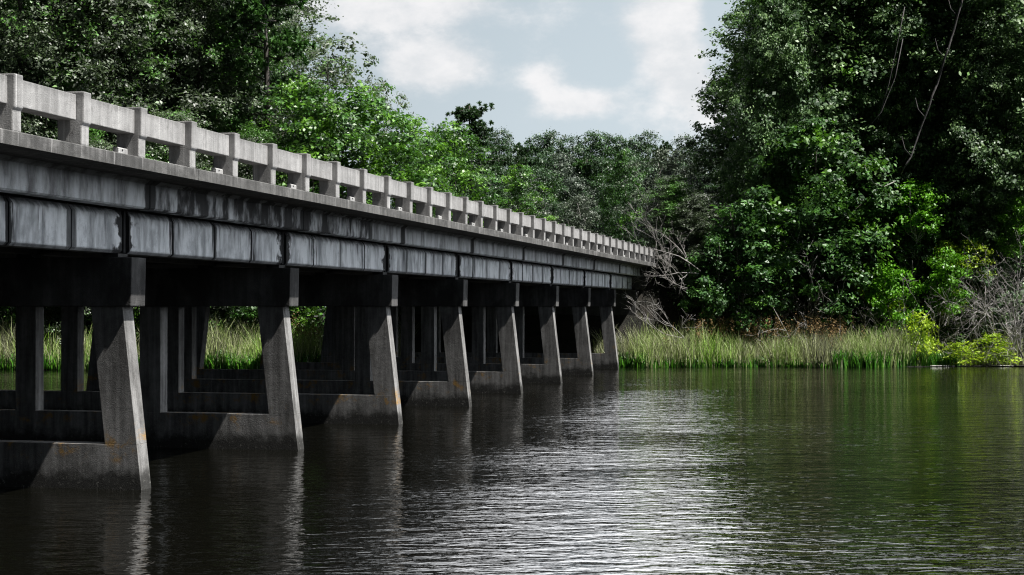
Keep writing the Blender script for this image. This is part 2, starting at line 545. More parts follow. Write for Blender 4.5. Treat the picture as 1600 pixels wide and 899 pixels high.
def empty(name, loc=(0, 0, 0), parent=None):
    e = bpy.data.objects.new(name, None)
    COL.objects.link(e)
    e.location = loc
    if parent:
        e.parent = parent
    return e


def quads(name, V, rnd, mat):
    """V: (n,k,3) polygons of k corners, rnd: (n,)"""
    V = np.asarray(V, dtype=np.float32)
    nq, kk = V.shape[0], V.shape[1]
    me = bpy.data.meshes.new(name)
    me.vertices.add(nq * kk)
    me.vertices.foreach_set('co', V.reshape(-1))
    me.loops.add(nq * kk)
    me.loops.foreach_set('vertex_index', np.arange(nq * kk, dtype=np.int32))
    me.polygons.add(nq)
    me.polygons.foreach_set('loop_start', np.arange(0, nq * kk, kk, dtype=np.int32))
    me.polygons.foreach_set('loop_total', np.full(nq, kk, dtype=np.int32))
    me.update(calc_edges=True)
    at_ = me.attributes.new('rnd', 'FLOAT', 'FACE')
    at_.data.foreach_set('value', np.asarray(rnd, dtype=np.float32))
    me.materials.append(mat)
    return me


def unit(v):
    return v / (np.linalg.norm(v, axis=-1, keepdims=True) + 1e-9)


# ------------------------------------------------------------------ setting: ground, water
def shore(u):
    return 83.2 + 0.13 * u + 0.9 * math.sin(u * 0.21 + 1) + 0.5 * math.sin(u * 0.63)


def ground_z(x, y):
    Z = x * FW[0] + y * FW[1]
    u = x * RT[0] + y * RT[1]
    d = Z - shore(u)
    if d < 0:
        z = max(-2.0, -0.05 + d * 0.3)
    else:
        z = 0.05 + min(d, 8) * 0.13 + max(0, min(d - 8, 60)) * 0.01
    # road embankment beyond the abutment
    a = -x
    if y > 87:
        lat = max(0.0, 11.9 - a, a - 26.0)
        side = max(0.0, 1 - lat / 6.0)
        ax = min(1.0, max(0.0, (y - 87.0) / 2.5))
        fade = 1.0 if y < 125 else max(0.0, 1 - (y - 125) / 25.0)
        e = 5.3 * min(1.0, side) * ax * fade
        z = max(z, e)
    return z


def axis_samples(lo, hi, near_lo, near_hi, fine, coarse):
    v = list(np.arange(near_lo, near_hi + 1e-6, fine))
    a = near_lo
    st = coarse
    while a > lo:
        a -= st
        st *= 1.5
        v.insert(0, a)
    a, st = near_hi, coarse
    while a < hi:
        a += st
        st *= 1.5
        v.append(a)
    return v


xs = axis_samples(-1500, 1500, -80, 50, 1.2, 6)
ys = axis_samples(-600, 2200, 60, 160, 1.2, 6)
rg = random.Random(3)
V = []
for y in ys:
    for x in xs:
        z = ground_z(x, y)
        V.append((x, y, z + (rg.uniform(-.06, .06) if z > 0.2 else 0)))
F = []
nx = len(xs)
for j in range(len(ys) - 1):
    for i in range(nx - 1):
        F.append((j * nx + i, j * nx + i + 1, (j + 1) * nx + i + 1, (j + 1) * nx + i))
me = bpy.data.meshes.new('ground')
me.from_pydata(V, [], F)
me.polygons.foreach_set('use_smooth', [True] * len(me.polygons))
me.materials.append(M_SOIL)
tag(link('ground', me), 'dark leaf littered river bank under the trees', kind='structure')
b = MB()
b.v = [(-900, -500, 0), (900, -500, 0), (900, 130, 0), (-900, 130, 0)]
b.f = [(0, 1, 2, 3)]
tag(link('water', b.mesh('water', M_WATER)), 'dark rippled river water reflecting sky and trees', kind='structure')
b = MB()
b.box(-26.0, -12.0, 89.3, 128, 5.32, 5.52)
tag(link('road', b.mesh('road', M_ROAD)), 'asphalt road leaving the far end of the bridge', kind='structure')

# ------------------------------------------------------------------ the bridge
PROOT = empty('concrete_bridge', (-A_MID, 0, 0))
tag(PROOT, 'long grey concrete road bridge on slanted piers with stained girders and open parapet', 'bridge')
HALF_C, HALF_P, HALF_E, HALF_G = A_MID - A_CURB, A_MID - A_POST, A_MID - A_EDGE, A_MID - A_GIRD
BENTS = [S0 + 3 * BAY + SPAN * q for q in range(-3, 8)]
ENDS = BENTS + [BENTS[-1] + SPAN]

# deck slab
b = MB()
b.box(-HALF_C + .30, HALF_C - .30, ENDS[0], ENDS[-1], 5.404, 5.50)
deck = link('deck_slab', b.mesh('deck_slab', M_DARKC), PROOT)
b = MB()
b.box(-HALF_C + .7, HALF_C - .7, ENDS[0], ENDS[-1], 5.504, 5.54)
link('road_surface', b.mesh('road_surface', M_ROAD), PROOT)
# kerbs, edge beams, girders: one per span
kerb = MB()
kerb.prism([(-.62, 5.40), (0, 5.40), (0, 5.585), (-.02, 5.60), (-.62, 5.60)], 0.006, SPAN - .006)
kerb_me = kerb.mesh('kerb', M_CURB)
kerbm = MB()
kerbm.prism([(.62, 5.40), (.62, 5.60), (.02, 5.60), (0, 5.585), (0, 5.40)], 0.006, SPAN - .006)
kerbm_me = kerbm.mesh('kerb_far', M_CURB)
eb = MB()
eb.prism([(-.30, 4.90), (-.03, 4.90), (0, 4.93), (0, 5.33), (.10, 5.398), (-.30, 5.398)], 0.02, SPAN - .02)
eb_me = eb.mesh('edge_beam', M_EDGE)
ebm = MB()
ebm.prism([(.30, 4.90), (.30, 5.398), (-.10, 5.398), (0, 5.33), (0, 4.93), (.03, 4.90)], 0.02, SPAN - .02)
ebm_me = ebm.mesh('edge_beam_far', M_EDGE)
gb = MB()
for q in range(4):       # four rounded panels cast along each girder
    y0, y1 = (0.14 if q == 0 else q * BAY + .022), (SPAN - .14 if q == 3 else (q + 1) * BAY - .022)
    gb.prism([(-.40, 4.13), (-.05, 4.13), (0, 4.18), (0, 4.78), (-.035, 4.84), (-.10, 4.897), (-.40, 4.897)], y0, y1)
gb.box(-.38, -.06, 0.05, SPAN - .05, 4.15, 4.88)
gb_me = gb.mesh('girder', M_GIRD)
gi = MB()
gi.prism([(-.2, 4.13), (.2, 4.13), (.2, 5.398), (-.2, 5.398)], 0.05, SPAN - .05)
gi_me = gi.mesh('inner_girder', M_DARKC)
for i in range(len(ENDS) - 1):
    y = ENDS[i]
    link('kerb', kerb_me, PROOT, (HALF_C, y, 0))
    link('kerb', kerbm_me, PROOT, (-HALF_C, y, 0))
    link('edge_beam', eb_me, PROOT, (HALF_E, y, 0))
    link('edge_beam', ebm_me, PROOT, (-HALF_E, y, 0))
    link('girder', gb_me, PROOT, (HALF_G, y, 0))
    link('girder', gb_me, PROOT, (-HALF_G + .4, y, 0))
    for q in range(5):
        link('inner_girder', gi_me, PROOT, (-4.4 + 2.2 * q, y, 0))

# parapet posts and rails
rp_ = random.Random(5)
pm = MB()
pm.prism([(-.40, 0), (0, 0), (0, .30), (.032, .345), (.032, .812), (-.41, .812)], -.12, .12)
post_me = bevelled(pm.mesh('post', M_RAIL), 0.022)
pm = MB()
pm.prism([(.40, 0), (.41, .80), (-.032, .80), (-.032, .345), (0, .30), (0, 0)], -.12, .12)
postm_me = bevelled(pm.mesh('post_far', M_RAIL), 0.012)
rm = MB()
rm.prism([(-.385, .382), (-.085, .382), (-.085, .765), (-.385, .765)], .121, BAY - .121)
rail_me = bevelled(rm.mesh('rail', M_RAIL), 0.012)
pl = MB()
pl.prism([(-.30, .002), (-.20, .002), (-.20, .125), (-.22, .14), (-.30, .14)], -.46, -.13)
plate_me = bevelled(pl.mesh('plate', M_WHITE), .006)
ho = MB()
ho.tube([(-.205, -.33, .10), (-.19, -.33, .10)], [.016, .016], 10)
hole_me = ho.mesh('bolt', M_BLACK)
for sgn, half in ((1, HALF_P), (-1, -HALF_P)):
    par = empty('parapet', (half, 0, 5.612), PROOT)
    for i in range(-9, 36):
        y = S0 + BAY * i
        if y < ENDS[0]:
            continue
        po = link('post', post_me if sgn > 0 else postm_me, par, (rp_.uniform(-.006, .006), y + rp_.uniform(-.008, .008), 0))
        po.rotation_euler = (rp_.uniform(-.006, .006), rp_.uniform(-.006, .006), rp_.uniform(-.012, .012))
        po.scale = (1, 1, rp_.uniform(.988, 1.012))
        if i < 35:
            link('rail', rail_me, par, (0 if sgn > 0 else .47, y, 0))
        if sgn > 0 and i % 2 == 0 and i >= 0:
            link('bolted_plate', plate_me, par, (0, y, 0))
            link('bolt', hole_me, par, (0, y, 0))

# piers
TH = 0.20


def leg_mesh(sgn):
    q = MB()
    # leans outward to the water; x measured from the bridge centre line, positive to the camera side
    xt, xb = 6.30, 6.95 - .08
    z0, z1 = .792, 3.2
    sl = 0.115
    xo = lambda z: (A_MID - 12.66) + (3.2 - z) * sl
    pr = [(xo(z1) - .60, z1), (xo(z0) - .60, z0), (xo(z0), z0), (xo(z1), z1)]
    if sgn < 0:
        pr = [(-x, z) for x, z in reversed(pr)]
    q.prism(pr, -TH, TH)
    return bevelled(q.mesh('leg', M_PIER), 0.006)


leg_r, leg_l = leg_mesh(1), leg_mesh(-1)
q = MB()
q.box(-.26, .26, -TH + .01, TH - .01, .70, 3.2)
colm = bevelled(q.mesh('column', M_PIER), 0.02)
q = MB()
cx = A_MID - 12.48
q.prism([(-cx, 3.20), (cx, 3.20), (cx + .02, 4.06), (-cx - .02, 4.06)], -.245, .33)
cap_me = bevelled(q.mesh('cap', M_CAP), 0.02)
q = MB()
xo = lambda z: (A_MID - 12.66) + (3.2 - z) * .115
q.prism([(-xo(.79), .79), (-xo(-1.9), -1.9), (xo(-1.9), -1.9), (xo(.79), .79)], -TH, TH)
foot_me = bevelled(q.mesh('footing', M_PIER), 0.006)
q = MB()
q.box(-.15, .15, -.18, .18, 4.062, 4.128)
pad_me = q.mesh('pad', M_DARKC)
q = MB()
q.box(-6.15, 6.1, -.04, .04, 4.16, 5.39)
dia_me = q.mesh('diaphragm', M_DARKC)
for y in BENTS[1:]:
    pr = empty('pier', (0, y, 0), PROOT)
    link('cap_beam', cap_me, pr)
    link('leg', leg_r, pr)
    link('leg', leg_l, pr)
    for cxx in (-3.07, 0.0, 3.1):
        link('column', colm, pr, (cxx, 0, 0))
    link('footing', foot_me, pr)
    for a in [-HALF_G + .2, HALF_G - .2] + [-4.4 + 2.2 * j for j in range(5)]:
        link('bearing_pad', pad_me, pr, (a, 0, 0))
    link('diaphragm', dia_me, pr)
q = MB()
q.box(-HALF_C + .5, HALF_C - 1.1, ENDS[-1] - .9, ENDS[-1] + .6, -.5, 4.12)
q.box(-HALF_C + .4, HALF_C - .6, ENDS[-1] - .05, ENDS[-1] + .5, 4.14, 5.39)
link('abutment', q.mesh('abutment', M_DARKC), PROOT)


# ------------------------------------------------------------------ vegetation
def leaf_polys(rs, C, N_, size, aspect=0.55, jitter=0.3):
    """diamond leaves at centres C with normals N_"""
    n_ = len(C)
    N_ = unit(N_)
    t = unit(np.cross(N_, unit(rs.normal(size=(n_, 3)))))
    bt = np.cross(N_, t)
    L = (size * (1 + jitter * rs.normal(size=n_)).clip(.45, 1.9))[:, None]
    Wd = L * aspect
    fold = N_ * L * 0.12
    return np.stack([C - t * L * .5, C - t * L * .05 + bt * Wd * .5 + fold, C + t * L * .5, C - t * L * .05 - bt * Wd * .5 + fold], axis=1)


def crown_lobes(rs, h0, h1, rad, n_l, shape='round'):
    """centres and radii of the leafy lobes of one crown"""
    out_ = []
    H = h1 - h0
    for i in range(n_l):
        t = (i + rs.uniform(0, 1)) / n_l
        z = h0 + H * t
        if shape == 'round':
            pr = math.sqrt(max(0.05, 1 - (2 * t - 0.85) ** 2 * 0.85)) if t > .42 else 0.80 + 0.3 * t
        elif shape == 'column':
            pr = 0.85 * (1 - t ** 3.0 * .75)
        elif shape == 'cone':
            pr = 1.0 - 0.85 * t
        else:
            pr = 1 - 0.5 * t
        a = i * 2.399 + rs.uniform(-.5, .5)
        rr = rad * pr * (0.62 + 0.33 * rs.uniform())
        if t > .93:
            rr *= .35
        lr = rad * (0.20 + 0.15 * rs.uniform())
        out_.append((rr * math.cos(a), rr * math.sin(a), z, lr))
    for i in range(n_l // 4):
        t = (i + .5) / (n_l // 4)
        out_.append((rs.normal() * rad * .15, rs.normal() * rad * .15, h0 + H * (t * .85 + .05), rad * .34))
    return out_


def leaves_on(rs, lobes, per_m2, size, aspect, clusters=1.0, droop=0.0):
    Cs, Ns, Rn = [], [], []
    for (x, y, z, r) in lobes:
        nc = max(4, int(clusters * 5.0 * r * r + 6))
        d = unit(rs.normal(size=(nc, 3)))
        d[:, 2] = np.where(d[:, 2] < -0.35, -d[:, 2], d[:, 2])
        rr = r * (0.70 + 0.38 * rs.uniform(size=nc))
        cc = np.array([x, y, z]) + d * rr[:, None] * np.array([1.15, 1.15, 0.8])
        for i in range(nc):
            m_ = int(per_m2 * rs.uniform(.5, 1.4))
            cr = (0.30 + .26 * rs.uniform()) * (0.55 + .35 * r)
            o_ = rs.normal(size=(m_, 3)) * np.array([cr, cr, cr * .55]) * .62
            o_[:, 2] -= droop * (o_[:, 0] ** 2 + o_[:, 1] ** 2)
            Cs.append(cc[i] + o_)
            nn = d[i] * 0.7 + np.array([0, 0, .65]) + rs.normal(size=(m_, 3)) * .55
            Ns.append(nn)
            Rn.append(np.clip(rs.uniform() * .55 + rs.uniform(size=m_) * .45, 0, 1))
    C = np.concatenate(Cs)
    Nn = np.concatenate(Ns)
    rn = np.concatenate(Rn)
    return leaf_polys(rs, C, Nn, size, aspect), rn


def wander(rs, a, b_, n_, amp):
    a, b_ = np.array(a, float), np.array(b_, float)
    pts = []
    off = np.zeros(3)
    for i in range(n_ + 1):
        t = i / n_
        off = off + rs.normal(size=3) * amp
        pts.append(tuple(a + (b_ - a) * t + off * math.sin(math.pi * min(1, t * 1.0)) * (1 if i < n_ else 0)))
    return pts


def trunk_mesh(rs, lobes, h0, h1, r0, mat, lean=0.4, limbs=16):
    q_ = MB()
    top = (rs.normal() * lean, rs.normal() * lean, h1 * .96)
    sp = wander(rs, (0, 0, -.4), top, 9, .12)
    q_.tube(sp, [r0 * (1.35 if i == 0 else 1) * (1 - .86 * i / 9) for i in range(10)], 8)
    idx = rs.permutation(len(lobes))[:limbs]
    for i in idx:
        x, y, z, r = lobes[i]
        zs = max(h0 * .6, z - 1.2 - math.hypot(x, y) * .55)
        t = min(.95, max(.08, zs / h1))
        kf = t * 9
        k0 = int(kf)
        s0 = np.array(sp[k0]) + (np.array(sp[min(9, k0 + 1)]) - np.array(sp[k0])) * (kf - k0)
        rr = r0 * (1 - .86 * t) * .5
        q_.tube(wander(rs, s0, (x, y, z), 4, .12), [rr, rr * .8, rr * .6, rr * .42, rr * .2], 5)
    return q_.mesh('trunk', mat, True)


PROTO = {}


def proto(key, seed, h0, h1, rad, n_l, shape, per, size, aspect, mat, r0, tmat=None, clusters=1.0, limbs=16, lean=.4):
    rs = np.random.RandomState(seed)
    lobes = crown_lobes(rs, h0, h1, rad, n_l, shape)
    P, rn = leaves_on(rs, lobes, per, size, aspect, clusters)
    PROTO[key] = (quads('crown_' + key, P, rn, mat), trunk_mesh(rs, lobes, h0, h1, r0, tmat or M_BARK, lean, limbs), h1)


def pine_proto(key, seed, h0, h1, rad, mat, r0=.3, tiers=17, density=1.0):
    rs = np.random.RandomState(seed)
    q_ = MB()
    sp = wander(rs, (0, 0, -.4), (rs.normal() * .5, rs.normal() * .5, h1), 8, .1)
    q_.tube(sp, [r0 * (1 - .85 * i / 8) for i in range(9)], 8)
    Cs, Ds, Rn = [], [], []
    for i in range(int(tiers * 3)):
        t = rs.uniform() ** .8
        z = h0 + (h1 - h0) * t
        L = rad * (1.05 - .75 * t) * rs.uniform(.6, 1.1)
        a = i * 2.4 + rs.uniform(-.4, .4)
        c0 = np.array(sp[min(8, int(z / h1 * 8))])
        e = np.array([c0[0] + L * math.cos(a), c0[1] + L * math.sin(a), z + L * rs.uniform(.0, .35)])
        s0 = np.array([c0[0], c0[1], z])
        pts = wander(rs, s0, e, 5, .10)
        q_.tube(pts, [.06, .05, .04, .03, .022, .012], 4)
        tone = rs.uniform() * .5
        for j in range(int(11 * density)):
            f = rs.uniform(.35, 1.05)
            c = s0 + (e - s0) * f + rs.normal(size=3) * np.array([.35, .35, .2])
            m_ = 34
            dd = unit(rs.normal(size=(m_, 3)) + np.array([math.cos(a) * .5, math.sin(a) * .5, .35]))
            Cs.append(c + dd * .13)
            Ds.append(dd)
            Rn.append(tone + rs.uniform(size=m_) * .5)
    C, D, rn = np.concatenate(Cs), np.concatenate(Ds), np.concatenate(Rn)
    sd_ = unit(np.cross(D, rs.normal(size=D.shape)))
    L, Wd = .34, .05
    P = np.stack([C - D * L * .5, C + sd_ * Wd, C + D * L * .5, C - sd_ * Wd], axis=1)
    PROTO[key] = (quads('crown_' + key, P, rn, mat), q_.mesh('trunk', M_BARK, True), h1)


proto('grey_a', 11, 1.0, 24, 5.6, 110, 'round', 38, .20, .55, L_GREY, .36, clusters=1.05)
proto('grey_b', 12, 1.0, 22, 5.0, 100, 'round', 38, .20, .55, L_GREY, .32, clusters=1.05)
proto('vivid_a', 21, .5, 13, 4.4, 42, 'round', 34, .21, .6, L_VIVID, .2, clusters=1.1)
proto('vivid_b', 22, .5, 11, 3.8, 36, 'round', 34, .21, .6, L_VIVID, .2, clusters=1.1)
proto('gum_a', 31, 2.0, 28, 6.4, 118, 'round', 46, .23, .7, L_GUM, .40, clusters=.72)
proto('gum_b', 32, 1.5, 26, 5.8, 100, 'round', 46, .23, .7, L_GUM, .36, clusters=.72)
proto('mid_a', 41, .8, 12, 4.2, 40, 'round', 34, .24, .65, L_MID, .16, clusters=.95)
proto('mid_b', 42, .4, 8, 2.6, 26, 'round', 30, .22, .6, L_MID, .12, clusters=.9)
proto('far_a', 51, .8, 17, 4.4, 50, 'round', 34, .21, .6, L_FAR, .24, clusters=.9)
proto('far_b', 52, .8, 16, 3.8, 44, 'round', 34, .21, .6, L_FAR, .24, clusters=.9)
proto('far_c', 53, .8, 16, 4.0, 46, 'round', 34, .20, .6, L_FARG, .24, clusters=.9)
proto('scrub', 61, .3, 8, 3.2, 34, 'round', 26, .20, .5, L_SCRUB, .10, M_TWIG, clusters=.8, limbs=24)
proto('yellow', 71, .0, 1.9, 1.3, 13, 'round', 15, .15, .6, L_YELL, .03, M_TWIG, clusters=1.1)
proto('lime', 72, .2, 3.2, 1.5, 20, 'round', 26, .17, .6, L_LIME, .04, M_TWIG, clusters=1.3)
pine_proto('pine', 81, 7, 19, 3.6, L_PINE)
pine_proto('pine_far', 82, 8, 17, 3.0, L_FAR, density=.8)
# a thin, see-through skyline tree: bare forks with small leaf tufts at the ends
proto('wispy', 91, 8, 18, 3.4, 30, 'round', 20, .22, .6, L_GREY, .17, clusters=.45, limbs=30)

used = {}


def tree(key, px, Z, height, width=1.0, rot=0.0, name='tree', label=None, cat='tree', group=None, dz=0.0):
    cr, tk, h1 = PROTO[key]
    x, y = at(px, Z)
    r = empty(name, (x, y, ground_z(x, y) + dz))
    r.rotation_euler = (0, 0, rot)
    s_ = height / h1
    r.scale = (s_ * width, s_ * width, s_)
    tag(r, label, cat, group)
    link('crown', cr, r)
    link('trunk', tk, r)
    return r


T = tree
# left bank, tall dark glossy trees (they leave the frame at the top)
T('grey_a', 40, 90, 25, 1, .3, label='tall dark glossy leaved tree at the far left, rising behind the first parapet posts')
T('grey_b', 175, 93, 25, 1.05, 1.3, label='tall dark tree behind the parapet, second big crown from the left edge')
T('grey_a', 300, 96, 26, .9, 2.2, label='tall dark tree behind the parapet, third big crown from the left edge')
T('grey_b', 385, 100, 25, .8, 4.1, label='tall dark tree at the right end of the high left wood, beside the pine')
T('grey_a', -90, 94, 25, 1, 5.1, label='tall dark tree cut off by the left edge of the picture')
T('pine', 428, 94, 23.5, 1.0, .4, name='pine_tree', label='tall feathery pine whose boughs reach into the sky at the upper left', cat='pine tree')
T('grey_b', 130, 84.5, 11.5, 1.2, .4, label='lower dark leafy tree in front of the high left wood, behind the parapet')
T('grey_a', 270, 86, 12.5, 1.35, 1.4, label='lower dark rounded tree above the parapet, under the pine')
T('vivid_b', 245, 83.5, 9.2, .7, 2.0, label='small bright lime tree showing just over the parapet among dark trees')
T('vivid_a', 20, 85, 8.6, .8, 2.9, label='green tree at the far left seen low between the bridge columns')
T('grey_b', 395, 88, 11.5, 1.0, 3.3, label='dark bush like tree behind the parapet at the foot of the pine')
T('vivid_a', 470, 91, 14.2, 1.05, .9, label='bright green rounded tree right of the pine, tallest of the bright ones')
T('vivid_b', 560, 94, 12.6, 1.15, 2.1, label='bright green tree below the wispy skyline tree')
T('vivid_a', 635, 99, 10.6, .95, 3.6, label='bright green tree at the low end of the bright row above the parapet')
T('vivid_b', 430, 86, 8.4, 1.1, 4.6, label='low bright green tree just above the parapet under the tallest bright crown')
T('vivid_b', 700, 104, 9.6, 1.05, 5.5, label='low green tree behind the middle of the parapet')
T('wispy', 520, 99, 18.3, 1.05, 1.0, label='thin dark tree with see through tufts standing against the sky')
T('wispy', 590, 104, 16.4, .8, 2.6, label='thin dark tree lower down the skyline, right of the wispy one')
T('pine_far', 728, 118, 15.0, 1.1, 0, name='pine_tree', label='dark pine top poking above the far skyline left of centre', cat='pine tree')
T('far_b', 655, 112, 12.8, .9, 2, label='dark tree on the skyline between the wispy trees and the dark pine top')
GB = 'tall dark trees at the back of the left wood'
for i, (px, Z) in enumerate([(-20, 104), (90, 106), (200, 105), (290, 108), (370, 110)]):
    T('grey_b' if i % 2 else 'grey_a', px, Z, 27, 1.1, i * 1.3 + .6, label='tall dark tree at the back of the high left wood, seen only through gaps', group=GB)
# far wood behind the road
G = 'trees of the far wood beyond the bridge'
rf = random.Random(9)
ROWS = [(166, 209, 27, 'skyline tree of the far wood closing the view beyond the bridge'),
        (152, 236, 38, 'tree just below the skyline of the far wood beyond the bridge'),
        (139, 262, 44, 'tree half way down the slope of the far wood beyond the bridge'),
        (127, 300, 46, 'lower tree at the front of the far wood, just above the parapet')]
nk = 0
for Z, ytop, step, lab in ROWS:
    px = 672 + rf.uniform(0, 20)
    while px < 1175:
        y_ = ytop + (rf.uniform(-4, 7) if ytop < 215 else rf.uniform(-7, 12)) + max(0, (760 - px) * -.02)
        x, y = at(px, Z)
        g_ = ground_z(x, y)
        h_ = (479 - y_) * Z / 2500 + 3.2 - g_ - .7
        ky = rf.choice(['far_a', 'far_b', 'far_c', 'far_a', 'pine_far'] if ytop < 260 else ['far_a', 'far_c', 'far_c', 'scrub', 'far_b'])
        T(ky, px, Z, h_, rf.uniform(.72, .95) * (15 / max(9, h_)) ** .5, nk * 1.7, label=lab, group=G)
        nk += 1
        px += step * rf.uniform(.75, 1.2)
T('vivid_b', 815, 118, 6.4, 1.0, .2, label='small fresh green tree just above the parapet in front of the far wood', dz=1.5)
T('mid_a', 975, 122, 9.4, .55, .2, label='slim fresh green tree in the middle of the far wood')
T('scrub', 1075, 98, 6.6, 1.0, .8, name='scrub_tree', label='grey green scrub tree above the end of the parapet')
T('scrub', 1040, 104, 7.6, 1.0, 2.8, name='scrub_tree', label='grey green scrub tree behind the bleached fallen branches')

# right bank
T('grey_b', 1052, 92.0, 6.2, 1.6, .5, name='leafy_bush', label='dark leafy bush on the embankment right under the end of the parapet', cat='bush')
T('grey_b', 1088, 90.5, 6.4, 1.5, 2.5, name='leafy_bush', label='dark leafy bush between the bridge end and the small sparse tree', cat='bush')
T('gum_a', 1310, 96, 28, 1.0, .2, label='huge dark green broadleaf tree whose left edge meets the sky, right bank')
T('gum_b', 1212, 92, 20.5, .62, 1.9, label='dark green tree forming the lower left shoulder of the right wood')
T('gum_b', 1420, 99, 27, 1.05, 3.0, label='huge dark green tree behind the leaning vine stem, right bank')
T('gum_a', 1560, 94, 28, 1.0, 4.4, label='huge dark green tree at the upper right corner of the picture')
T('gum_b', 1700, 96, 27, 1.0, 5.6, label='huge dark green tree cut off by the right edge of the picture')
T('gum_b', 1530, 91, 18.5, .8, 2.2, label='dark green tree in front of the upper right giant, above the grey thicket')
T('gum_b', 1395, 93, 20.0, .7, 4.9, label='dark green tree filling the gap left of the leaning vine stem')
GR = 'trees filling the shade deep inside the right wood'
GRL = 'shaded dark tree deep inside the wood on the right bank'
for i, (px, Z, h) in enumerate([(1210, 108, 20), (1260, 112, 26), (1360, 110, 26), (1470, 112, 27), (1590, 110, 26), (1720, 110, 26), (1830, 104, 26)]):
    T('gum_a' if i % 2 else 'gum_b', px, Z, h, 1.15, i * 1.1 + .7, label=GRL, group=GR)
T('mid_a', 1265, 89.5, 12.3, 1.0, .5, label='fresh green rounded tree in front of the dark wood, left of the leaning stem')
T('mid_b', 1165, 88.5, 8.3, 1.1, 1.5, label='middling green tree above the brown reed heads, near the end of the bridge')
T('mid_b', 1118, 88, 6.0, .9, 2.5, label='small sparse green tree right of the bleached fallen branches')
T('mid_b', 1340, 90, 7.6, .9, 3.5, label='green bushy tree low at the foot of the rounded fresh green tree')
T('mid_b', 1440, 91, 9.6, .8, 4.2, label='green tree topped by yellow vine leaves under the leaning stem')
T('mid_b', 1508, 89.5, 7.4, .75, 5.2, label='green vine hung tree between the grey thicket and the yellow vines')
T('lime', 1432, 89.0, 3.0, 1.0, .5, name='vine_clump', label='yellow green vine leaves crowning the green tree below the leaning stem', cat='vine', dz=6.5)
T('lime', 1395, 88.0, 4.0, .8, 1.5, name='leafy_bush', label='lime green bush behind the reeds below the vine crown', cat='bush', dz=.8)
T('lime', 1480, 87.6, 3.4, .8, 2.5, name='leafy_bush', label='lime green bush left of the grey twig thicket, behind the reeds', cat='bush', dz=2.4)
T('yellow', 1515, 88.2, 1.7, 1.0, .2, name='vine_clump', label='bright yellow green clump of vine hanging left of the grey thicket', cat='vine', dz=4.6)
T('yellow', 1436, 86.2, 2.4, .7, 1.2, name='shrub', label='upright yellow green shrub at the right end of the reed bed', cat='shrub')
T('yellow', 1500, 86.0, 1.1, 1.5, 2.2, name='shrub', label='yellow green shrub at the water edge, left one of the bright pair', cat='shrub')
T('yellow', 1552, 86.2, 1.5, 1.2, 3.2, name='shrub', label='yellow green shrub at the water edge, right one of the bright pair', cat='shrub')
T('yellow', 1370, 89.2, 1.5, .8, 3.2, name='vine_clump', label='yellow vine sprig low among the twigs behind the reeds', cat='vine', dz=2.2)
T('yellow', 1478, 88.6, 1.3, .9, .7, name='vine_clump', label='small yellow green vine sprig high on the green tree below the leaning stem', cat='vine', dz=5.0)
T('yellow', 1352, 88.8, 1.2, .9, 1.7, name='vine_clump', label='small yellow green sprig on the left flank of the lime green bush', cat='vine', dz=3.2)
T('yellow', 1405, 88.0, 1.1, 1.0, 2.7, name='vine_clump', label='yellow green sprig hanging over the grey thicket left of the lime bush', cat='vine', dz=1.9)
T('yellow', 1492, 88.0, 1.1, 1.0, 3.9, name='vine_clump', label='yellow green sprig just above the low yellow shrubs', cat='vine', dz=2.6)
T('lime', 1590, 88.4, 3.0, .7, 4.2, name='vine_clump', label='green vine leaves high above the grey thicket at the right edge', cat='vine', dz=5.6)


# bare branching things
def branchy(rs, q_, p, d, L, r, depth, spread=.6, up=0.05, kids=(2, 4)):
    n_ = 5
    pts, rad = [tuple(p)], [r]
    c, dd = np.array(p, float), unit(np.array(d, float))
    nodes = []
    for i in range(n_):
        dd = unit(dd + rs.normal(size=3) * .16 + np.array([0, 0, up]))
        c = c + dd * L / n_
        pts.append(tuple(c))
        rad.append(max(.006, r * (1 - .75 * (i + 1) / n_)))
        nodes.append((c.copy(), dd.copy(), rad[-1]))
    q_.tube(pts, rad, 5 if r > .03 else 4)
    if depth <= 0:
        return
    for j in range(rs.randint(kids[0], kids[1] + 1)):
        c, dd, rr = nodes[rs.randint(0, n_)]
        nd = unit(dd + rs.normal(size=3) * spread)
        branchy(rs, q_, c, nd, L * rs.uniform(.45, .75), max(.007, rr * .75), depth - 1, spread, up, kids)


def bare(name, seed, px, Z, z, dirs, L, r, depth, mat, label, cat, spread=.6, up=.05, kids=(2, 4)):
    rs = np.random.RandomState(seed)
    q_ = MB()
    for d in dirs:
        dw = (d[0] * RT[0] + d[1] * FW[0], d[0] * RT[1] + d[1] * FW[1], d[2])
        branchy(rs, q_, rs.normal(size=3) * np.array([.25, .25, .05]) * (1 if len(dirs) > 1 else 0), dw, L * rs.uniform(.75, 1.1), r, depth, spread, up, kids)
    x, y = at(px, Z)
    ob = link(name, q_.mesh(name, mat, True), None, (x, y, z))
    return tag(ob, label, cat)


